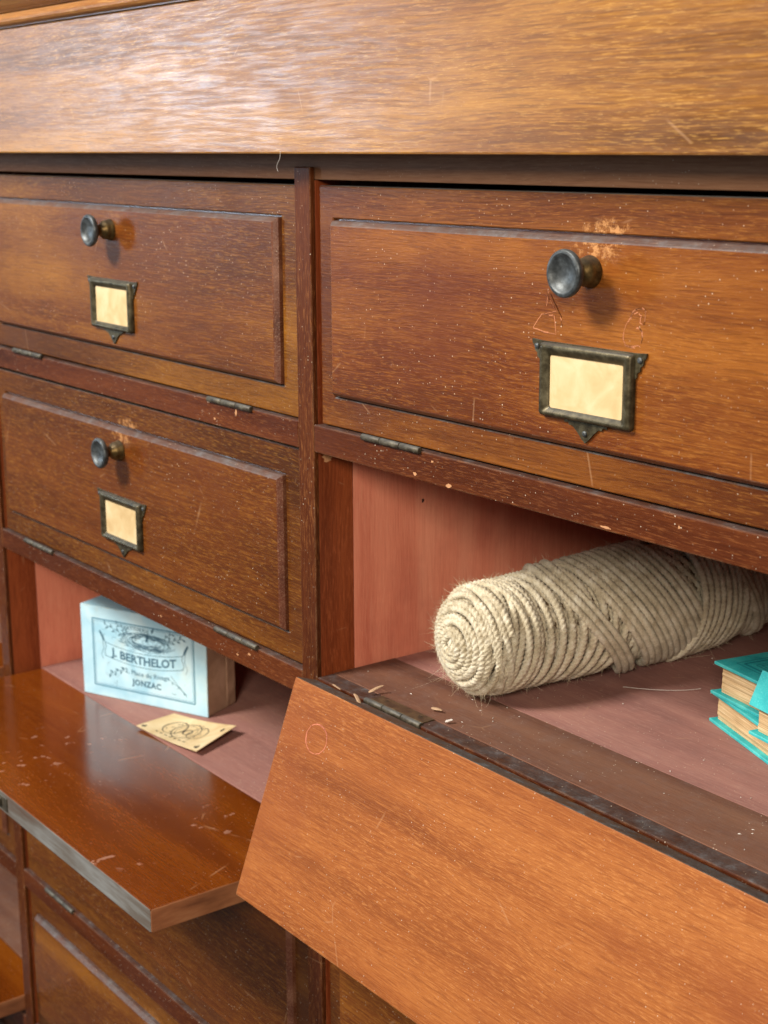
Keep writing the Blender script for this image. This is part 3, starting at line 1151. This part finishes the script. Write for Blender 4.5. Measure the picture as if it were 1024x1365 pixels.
# end cap: spiral from the hole outwards
n = 2600
th = np.linspace(0, 2 * np.pi * 8.2, n)
u_ = np.linspace(0, 1, n)
rc = 0.0026 + (0.0365 - 0.0026) * u_ ** 0.9
sc_ = np.interp(rc, rs_r[:6], rs_s[:6]) + 0.0012
sc_[rc < 0.009] += (0.009 - rc[rc < 0.009]) * 0.35
jc = np.interp(th, np.arange(0, 60, 0.8), rng.uniform(-1, 1, 75)) * 0.0011
drc = rc - Rs(sc_) + jc + 0.0022
V, F, P, N = strand(th, sc_, drc, D * 0.95)
for _k in range(3):
    fuzz_base.append((P, N))
V2, F2 = winding(0.012, 0.040, 0.0062, 0.010, 0.0004, D, 0.5, start=1.0)
V3, F3_ = winding(0.018, 0.030, 0.0060, 0.010, 0.0014, D, 2.2, jitter=0.0010)
V4, F4 = winding(0.020, 0.034, 0.0070, 0.011, 0.0018, D, -1.1, jitter=0.0010)
add_strand('end_winding', [(V, F), (V2, F2), (V3, F3_), (V4, F4)])
add_strand('front_winding', [winding(0.026, 0.110, 0.0080, 0.0050, 0.0010, D, -0.9, amp2=0.012, jitter=0.0005)])
add_strand('slanted_winding', [winding(0.124, 0.192, 0.0064, -0.032, 0.0022, D, -0.25, amp2=-0.026, jitter=0.0004)])
add_strand('crossing_strand', [winding(0.100, 0.118, 0.0060, -0.036, 0.0036, D, -0.35, amp2=-0.034)])
add_strand('middle_winding', [winding(0.178, 0.230, 0.0065, 0.010, 0.0036, D, -0.5, amp2=0.004, jitter=0.0004)])
add_strand('rear_winding', [winding(0.230, 0.292, 0.0058, -0.012, 0.0014, D, -0.3, amp2=-0.006)])
add_strand('rear_crossing_strand', [winding(0.236, 0.246, 0.0060, -0.022, 0.0042, D, -0.1)])

# loose fibres standing off the strands
FP = np.concatenate([p for p, _ in fuzz_base])
FN = np.concatenate([q for _, q in fuzz_base])
NF = 15000
idx = rng.integers(0, len(FP), NF)
base = FP[idx] + FN[idx] * (D * 0.42)
dirn = FN[idx] * rng.uniform(0.05, 0.7, NF)[:, None] + rng.normal(0, 0.75, (NF, 3))
dirn /= np.linalg.norm(dirn, axis=1)[:, None]
curl = rng.normal(0, 1, (NF, 3))
ln = rng.gamma(1.5, 0.0012, NF) + 0.0009
ln[:450] *= 2.4
SEG = 5
HV, HF = [], []
tt = np.linspace(0, 1, SEG)
pts = base[:, None, :] + dirn[:, None, :] * (ln[:, None] * tt[None])[:, :, None] + curl[:, None, :] * (ln[:, None] * 0.55 * tt[None] ** 2)[:, :, None]
pts[:, :, 2] = np.maximum(pts[:, :, 2], ROWS[1][1] + 0.0004)
wd = rng.uniform(0.00008, 0.00017, NF)
s1_ = np.cross(dirn, curl)
s1_ /= np.linalg.norm(s1_, axis=1)[:, None]
s2_ = np.cross(dirn, s1_)
for q in range(3):
    a = 2 * np.pi * q / 3
    off = (s1_ * math.cos(a) + s2_ * math.sin(a))[:, None, :] * (wd[:, None] * (1 - 0.75 * tt[None]))[:, :, None]
    HV.append(pts + off)
HV = np.stack(HV, 2)             # NF, SEG, 3, 3
HVf = HV.reshape(-1, 3) - ORGT
b = (np.arange(NF) * SEG * 3)[:, None, None] + (np.arange(SEG - 1) * 3)[None, :, None]
j = np.arange(3)[None, None]
HFf = np.stack([b + j, b + (j + 1) % 3, b + 3 + (j + 1) % 3, b + 3 + j], -1).reshape(-1, 4)
fz = link('fuzz', np_mesh('fuzz', HVf, HFf), 'jute_fuzz', tw_root)
fz['kind'] = 'stuff'


# ------------------------------------------------------------------ books
def make_book(label, loc, rz, w, d, h, frames=False, lift=None, tilt=0.0, name='book'):
    """lies flat: cover corner at loc, w along local x, d along local y; spine at the far side"""
    root = empty(name, loc, (tilt, 0, rz))
    tag(root, label, 'book', 'turquoise cloth-bound books')
    ct = 0.0022
    ov = 0.004

    def part(nm, x, y, z, mat, bev=0.0006):
        bm = bmesh.new()
        bm_box(bm, x[0], x[1], y[0], y[1], z[0], z[1], bev, 2)
        return link(nm, mesh_of(bm, nm), mat, root)
    part('back_cover', (0, w), (0, d), (0, ct), 'cloth')
    pg = bmesh.new()
    nl = 9
    vs0 = []
    for i in range(nl + 1):
        z = ct + 0.0002 + (h - 2 * ct - 0.0004) * i / nl
        jx, jy = random.uniform(-0.0003, 0.0003), random.uniform(-0.0003, 0.0003)
        vs0.append([pg.verts.new(p) for p in ((ov + jx, ov + jy, z), (w - ov, ov + jy, z), (w - ov, d - 0.003, z), (ov + jx, d - 0.003, z))])
    for a, b_ in zip(vs0[:-1], vs0[1:]):
        for k in range(4):
            pg.faces.new((a[k], a[(k + 1) % 4], b_[(k + 1) % 4], b_[k]))
    pg.faces.new(vs0[0][::-1])
    pg.faces.new(vs0[-1])
    link('page_block', mesh_of(pg, 'page_block'), 'pages', root)
    part('spine', (0, w), (d - 0.0028, d + 0.0006), (ct + 0.0001, h - ct - 0.0001), 'cloth')
    if lift is None:
        fc = part('front_cover', (0, w), (0, d), (h - ct, h), 'cloth')
        if frames:
            f2 = Flat()
            for (ins, wd_) in ((0.010, 0.0009), (0.0135, 0.0018), (0.0185, 0.0008), (0.021, 0.0008)):
                rr = [(ins, ins), (w - ins, ins), (w - ins, d - ins), (ins, d - ins)]
                for p, q in zip(rr, rr[1:] + rr[:1]):
                    f2.line([p, q], wd_)
            me_ = f2.mesh('embossed_border', lambda u, v: (u, v, h + 0.00012))
            link('embossed_border', me_, 'cloth_dark', fc)
    else:
        fc = part('front_cover', (0, w), (0, d), (0, ct), 'cloth')
        fc.location = (0, 0.001, h - ct)
        fc.rotation_euler = (R_(lift), 0, 0)
    return root


FZ = ROWS[1][1] - 0.0003
make_book('lowest turquoise book of the small stack in the right compartment', (0.2462, 0.1494, FZ), R_(-21.5), 0.105, 0.14, 0.0212)
make_book('turquoise book with embossed border lines, lying on top of the stack', (0.2535, 0.1432, FZ + 0.0214), R_(-12.0), 0.10, 0.135, 0.0225, frames=True)
make_book('turquoise book with raised cover at the right edge, in front of the stack', (0.3115, 0.1085, FZ + 0.0214), R_(-12), 0.085, 0.022, 0.0200, lift=66)

# ------------------------------------------------------------------ cardboard box with printed label
F3 = ROWS[2][1] + LIFT - 0.0003
BA, BB = Vector((-0.4244, 0.0308, F3)), Vector((-0.2916, 0.0897, F3))
bl = (BB - BA).length
bx = empty('cardboard_box', BA, (0, 0, math.atan2(BB.y - BA.y, BB.x - BA.x)))
tag(bx, 'small cardboard box with pale blue printed front, standing in the left compartment', 'box')
bh, bd = 0.089, 0.0435
bm = bmesh.new()
bm_box(bm, 0.0006, bl - 0.0006, 0.0006, bd, 0.0, bh - 0.0006, 0.0012, 2)
link('carton', mesh_of(bm, 'carton'), 'box_card', bx)
bm = bmesh.new()
bm_box(bm, 0.0003, bl - 0.0003, 0.0, bd - 0.0012, bh - 0.0010, bh + 0.0002, 0.0003, 1)
link('top_paper', mesh_of(bm, 'top_paper'), 'box_blue', bx)
bm = bmesh.new()
bm_box(bm, 0.0, bl, -0.0004, 0.0012, 0.0004, bh, 0.0004, 2)
lp = link('front_paper', mesh_of(bm, 'front_paper'), 'box_blue', bx)
bm = bmesh.new()
bm_box(bm, bl - 0.0004, bl + 0.0005, 0.0300, bd - 0.0004, 0.002, bh - 0.002, 0.0003, 1)
link('side_flap', mesh_of(bm, 'side_flap'), 'box_card', bx)
pr = Flat()
mm = 0.001
k_ = bl / 0.145


def U(u, v):
    return (u * mm * k_, v * mm)


# double border
for (l, r, b_, t_, w_) in ((14, 131, 11, 77, 1.2), (15.9, 129.1, 12.9, 75.1, 0.35)):
    for p, q in (((l, b_), (r, b_)), ((r, b_), (r, t_)), ((r, t_), (l, t_)), ((l, t_), (l, b_))):
        pr.line([U(*p), U(*q)], w_ * mm, 0)
# worn white edges of the paper
sag = lambda x: 260.0 * x * x * 0.16 * 1000 / 1000


def arc(x):
    return 0.0042 * (x / 0.039) ** 2 - 0.0026


pr.text('J. BERTHELOT', U(73.5, 0)[0], 0.0452, 0.0112, 0.076 * k_, 1, 0.00038, arc)
pr.text('12, Place du Rivage', U(75, 0)[0], 0.0305, 0.0064, 0.054 * k_, 1, 0.00005, lambda x: 0.002 * (x / 0.03) ** 2 - 0.001)
pr.text('JONZAC', U(76, 0)[0], 0.0205, 0.0078, 0.034 * k_, 1, 0.0003, None, 0, 1.1)
pr.text('PATISSERIE', U(66, 0)[0], 0.0735, 0.0050, 0.030 * k_, 1, 0.00005, lambda x: -0.0030 * (x / 0.02) ** 2)
# ribbon under the name
for dv in (7.2, -6.2):
    pts = [(73.5 + x, 45.2 + dv + arc(x * mm) * 1000) for x in np.linspace(-45, 45, 24)]
    pr.line([U(*p) for p in pts], 0.55 * mm, 1)
for sx_ in (-1, 1):
    e = 73.5 + sx_ * 45
    zz = 45.2 + arc(0.045) * 1000
    pr.line([U(e, zz - 6.2), U(e + sx_ * 1, zz - 2), U(e - sx_ * 1, zz + 3), U(e, zz + 7.2)], 0.6 * mm, 1)
    pr.poly([U(e, zz + 7.2), U(e + sx_ * 3, zz + 9), U(e + sx_ * 7, zz + 17), U(e + sx_ * 5.5, zz + 18), U(e + sx_ * 2, zz + 13)][::1], 1)
    pr.line([U(e + sx_ * 3, zz + 9), U(e + sx_ * 2, zz + 1), U(e + sx_ * 5, zz - 6), U(e + sx_ * 3, zz - 10)], 0.5 * mm, 1)
# engraved nest: many short arcs
for k in range(260):
    a0 = random.uniform(0, 2 * math.pi)
    da = random.uniform(0.2, 0.7)
    f = random.uniform(0.45, 1.12)
    cx_, cy_ = 76 + random.uniform(-1.5, 1.5), 62.0 + random.uniform(-1, 1)
    pts = [(cx_ + 27 * f * math.cos(a0 + da * i / 5), cy_ + 8.0 * f * math.sin(a0 + da * i / 5)) for i in range(6)]
    pr.line([U(*p) for p in pts], random.uniform(0.2, 0.55) * mm, 1)
for k in range(60):
    a0 = random.uniform(math.pi * 1.02, math.pi * 1.98)
    f = random.uniform(0.9, 1.15)
    p = (76 + 28 * f * math.cos(a0), 61 + 8.5 * f * math.sin(a0))
    pr.line([U(*p), U(p[0] + random.uniform(-4, 4), p[1] + random.uniform(-1.2, 1.2))], 0.3 * mm, 1)
for k in range(3):
    pts = [(70 + k * 6 + 3.4 * math.cos(i * math.pi / 6), 62 + 2.2 * math.sin(i * math.pi / 6)) for i in range(12)]
    pr.line([U(*p) for p in pts], 0.25 * mm, 1, True)
# small bird on the nest
pr.poly([U(76, 62), U(79, 63), U(80, 67), U(78.5, 71), U(77.2, 68)], 1)
pr.poly([U(83, 74), U(87, 78), U(85.5, 73), U(83.5, 71)], 1)


def sprig(u, v, du, dv, n, leaf):
    pr.line([U(u, v), U(u + du * 0.5, v + dv * 0.5 + 0.8), U(u + du, v + dv)], 0.45 * mm, 1)
    for k in range(n):
        t = (k + 0.5) / n
        px_, py_ = u + du * t, v + dv * t
        a = math.atan2(dv, du) + (0.8 if k % 2 else -0.8)
        q = (px_ + leaf * math.cos(a), py_ + leaf * math.sin(a))
        nx, ny = -math.sin(a) * leaf * 0.2, math.cos(a) * leaf * 0.2
        m_ = ((px_ + q[0]) / 2, (py_ + q[1]) / 2)
        pr.poly([U(px_, py_), U(m_[0] + nx, m_[1] + ny), U(*q), U(m_[0] - nx, m_[1] - ny)], 1)


for k in range(70):
    u0, v0 = random.uniform(26, 120), random.uniform(14, 74)
    if 34 < v0 < 56 or (48 < u0 < 104 and v0 < 36):
        continue
    a0 = random.uniform(0, 6.28)
    q0 = random.uniform(1.0, 3.2)
    pr.line([U(u0 + q0 * math.cos(a0 + t_ * 0.7), v0 + q0 * 0.7 * math.sin(a0 + t_ * 0.7)) for t_ in range(5)], random.uniform(0.15, 0.35) * mm, 1)
sprig(54, 64, -26, 9, 7, 5)
sprig(56, 68, -14, 8, 5, 4)
sprig(98, 64, 22, 8, 7, 5)
sprig(96, 67, 12, 8, 5, 4)
sprig(52, 32, -20, -8, 6, 5)
sprig(102, 30, 20, -12, 3, 3)
pr.line([U(104, 34), U(122, 16)], 0.5 * mm, 1)
me = pr.mesh('printed_front', lambda u, v: (u, -0.00055, v))
link('printed_front', me, ['ink_blue', 'ink_dark'], bx)

# ------------------------------------------------------------------ little card in front of the box
cc = [Vector((-0.3076, 0.0245, F3 + 0.0030)), Vector((-0.3181, 0.0687, F3 + 0.0010)), Vector((-0.2408, 0.0885, F3 + 0.0083)), Vector((-0.2184, 0.0348, F3 + 0.0048))]
cd = empty('printed_card', (-0.262, 0.050, F3))
tag(cd, 'small cream printed card with curled corners lying before the box', 'card')


def card_pt(u, v, off=0.0):
    # u along the long side, v along the short side, bilinear with a dip in the middle
    p = cc[0] * ((1 - u) * (1 - v)) + cc[1] * ((1 - u) * v) + cc[2] * (u * v) + cc[3] * (u * (1 - v))
    p = p - Vector((0, 0, 0.0040 * math.sin(math.pi * u) * (0.4 + 0.6 * math.sin(math.pi * min(1, max(0, v))))))
    p.z = max(p.z, F3 + 0.0004) + off
    return p - Vector(cd.location)


bm = bmesh.new()
NU, NV = 16, 10
top = [[bm.verts.new(card_pt(i / NU, j / NV, 0.0005)) for j in range(NV + 1)] for i in range(NU + 1)]
bot = [[bm.verts.new(card_pt(i / NU, j / NV, 0.0)) for j in range(NV + 1)] for i in range(NU + 1)]
for i in range(NU):
    for j in range(NV):
        bm.faces.new((top[i][j], top[i + 1][j], top[i + 1][j + 1], top[i][j + 1]))
        bm.faces.new((bot[i][j], bot[i][j + 1], bot[i + 1][j + 1], bot[i + 1][j]))
for i in range(NU):
    bm.faces.new((top[i][0], bot[i][0], bot[i + 1][0], top[i + 1][0]))
    bm.faces.new((top[i][NV], top[i + 1][NV], bot[i + 1][NV], bot[i][NV]))
for j in range(NV):
    bm.faces.new((top[0][j], top[0][j + 1], bot[0][j + 1], bot[0][j]))
    bm.faces.new((top[NU][j], bot[NU][j], bot[NU][j + 1], top[NU][j + 1]))
link('card_sheet', mesh_of(bm, 'card_sheet'), 'card', cd)
pr = Flat()
for (cx_, cy_, rx, ry, w_) in ((0.50, 0.52, 0.17, 0.30, 0.014), (0.50, 0.52, 0.13, 0.23, 0.006), (0.32, 0.52, 0.13, 0.27, 0.016), (0.66, 0.55, 0.12, 0.22, 0.012), (0.52, 0.52, 0.05, 0.10, 0.02)):
    pr.line([(cx_ + rx * math.cos(a), cy_ + ry * math.sin(a)) for a in np.linspace(0, 2 * math.pi, 40)[:-1]], w_, 0, True)
for k in range(26):
    a = random.uniform(0, 6.28)
    q = random.uniform(0.75, 1.1)
    p = (0.5 + 0.26 * q * math.cos(a), 0.54 + 0.30 * q * math.sin(a))
    pr.line([p, (p[0] + random.uniform(-0.05, 0.05), p[1] + random.uniform(-0.05, 0.05))], 0.012, 0)
for k in range(7):
    pr.line([(0.22 + k * 0.075, 0.16), (0.26 + k * 0.075, 0.16)], 0.03, 0)
for (cx_, cy_) in ((0.93, 0.12), (0.92, 0.80), (0.06, 0.12)):
    for k in range(9):
        a = random.uniform(0, 6.28)
        pr.line([(cx_, cy_), (cx_ + 0.035 * math.cos(a), cy_ + 0.06 * math.sin(a))], 0.018, 0)
me = pr.mesh('card_print', lambda u, v: tuple(card_pt(u, v, 0.00062)))
link('card_print', me, 'ink_black', cd)


# ------------------------------------------------------------------ splinters, crumbs and stray fibres
def splinter(p, d, ln_, th_, mat, label, name='wood_splinter'):
    d = Vector(d).normalized()
    bm = bmesh.new()
    rings = []
    sd = d.cross(Vector((0, 0, 1))).normalized()
    up = sd.cross(d)
    for t, k in ((0, 0.5), (0.2, 1.0), (0.55, 0.9), (0.85, 0.7), (1.0, 0.3)):
        c_ = d * (ln_ * t) + sd * random.uniform(-0.15, 0.15) * th_ + up * (th_ * 0.5)
        rings.append([bm.verts.new(c_ + (sd * math.cos(a) + up * math.sin(a) * 0.5) * th_ * k * random.uniform(0.4, 0.6)) for a in np.arange(6) * math.pi / 3])
    for a, b_ in zip(rings[:-1], rings[1:]):
        for k in range(6):
            bm.faces.new((a[k], a[(k + 1) % 6], b_[(k + 1) % 6], b_[k]))
    bm.faces.new(rings[0][::-1])
    bm.faces.new(rings[-1])
    o = link(name, mesh_of(bm, name), mat)
    o.location = p
    return tag(o, label, 'splinter', 'splinters by the open hinge')


Z1 = ROWS[1][1]
splinter((0.0765, 0.0030, Z1 + 0.0008), (0.25, 1, 0.35), 0.011, 0.0030, 'splinter', 'pale splinter sticking up at the left end of the open hinge')
splinter((0.0760, -0.0090, Z1 + 0.0022), (1, -0.42, -0.12), 0.019, 0.0030, 'splinter', 'long pale splinter lying in front of the open hinge barrel')
splinter((0.0520, -0.0100, Z1 + 0.0030), (1, -0.15, 0.0), 0.012, 0.0016, 'splinter', 'thin curved shaving on the flap edge left of the hinge')
splinter((0.1240, 0.0185, Z1 + 0.0000), (1, 0.25, 0.05), 0.009, 0.0034, 'splinter', 'small brown crumb behind the right end of the hinge')
splinter((0.1480, 0.0110, Z1 + 0.0000), (0.6, 1, 0.3), 0.005, 0.0028, 'fluff', 'tiny white crumb right of the open hinge')

crV, crF = [], []
for k in range(110):
    if k < 75:
        p = Vector((random.uniform(0.03, 0.44), random.uniform(0.004, 0.25), Z1 + 0.00005))
    else:
        p = Vector((random.uniform(-0.45, 0.0), random.uniform(0.035, 0.15), F3 + 0.00005))
    s = random.uniform(0.0002, 0.0008)
    b0 = len(crV)
    e1 = Vector((random.uniform(-1, 1), random.uniform(-1, 1), 0)).normalized() * s * random.uniform(0.8, 2.2)
    e2 = Vector((-e1.y, e1.x, 0)).normalized() * s * 0.6
    crV += [p - e1, p + e2, p + e1, p - e2, p + Vector((0, 0, s * 0.7))]
    crF += [(b0, b0 + 1, b0 + 4), (b0 + 1, b0 + 2, b0 + 4), (b0 + 2, b0 + 3, b0 + 4), (b0 + 3, b0, b0 + 4)]
me = bpy.data.meshes.new('crumbs')
me.from_pydata([tuple(v) for v in crV], [], crF)
cr_ = link('crumbs', me, 'fluff')
tag(cr_, 'pale crumbs and dust specks scattered over the shelves', 'dust', None, 'stuff')


def fibre(name, pts, w, mat, label):
    cu = bpy.data.curves.new(name, 'CURVE')
    cu.dimensions = '3D'
    sp = cu.splines.new('NURBS')
    sp.points.add(len(pts) - 1)
    for q, p in zip(sp.points, pts):
        q.co = (*p, 1)
    sp.use_endpoint_u = True
    sp.order_u = 4
    cu.bevel_depth = w
    cu.bevel_resolution = 1
    cu.resolution_u = 6
    o = bpy.data.objects.new(name, cu)
    col.objects.link(o)
    dg = bpy.context.evaluated_depsgraph_get()
    me = bpy.data.meshes.new_from_object(o.evaluated_get(dg))
    bpy.data.objects.remove(o)
    bpy.data.curves.remove(cu)
    o = link(name, me, mat)
    return tag(o, label, 'fibre')


fibre('loose_fibre', [(0.030, -0.0302, 0.0185), (0.0315, -0.0308, 0.015), (0.028, -0.0305, 0.012), (0.0255, -0.0308, 0.009), (0.0270, -0.030, 0.006)], 0.00012, 'fluff',
      'thin pale fibre hanging below the frieze board near the central post')
fibre('loose_fibre', [(0.170, 0.150, Z1 + 0.0006), (0.185, 0.158, Z1 + 0.0010), (0.200, 0.172, Z1 + 0.0006), (0.205, 0.188, Z1 + 0.0010)], 0.00018, 'fluff',
      'thin white fibre lying on the shelf between twine and books')
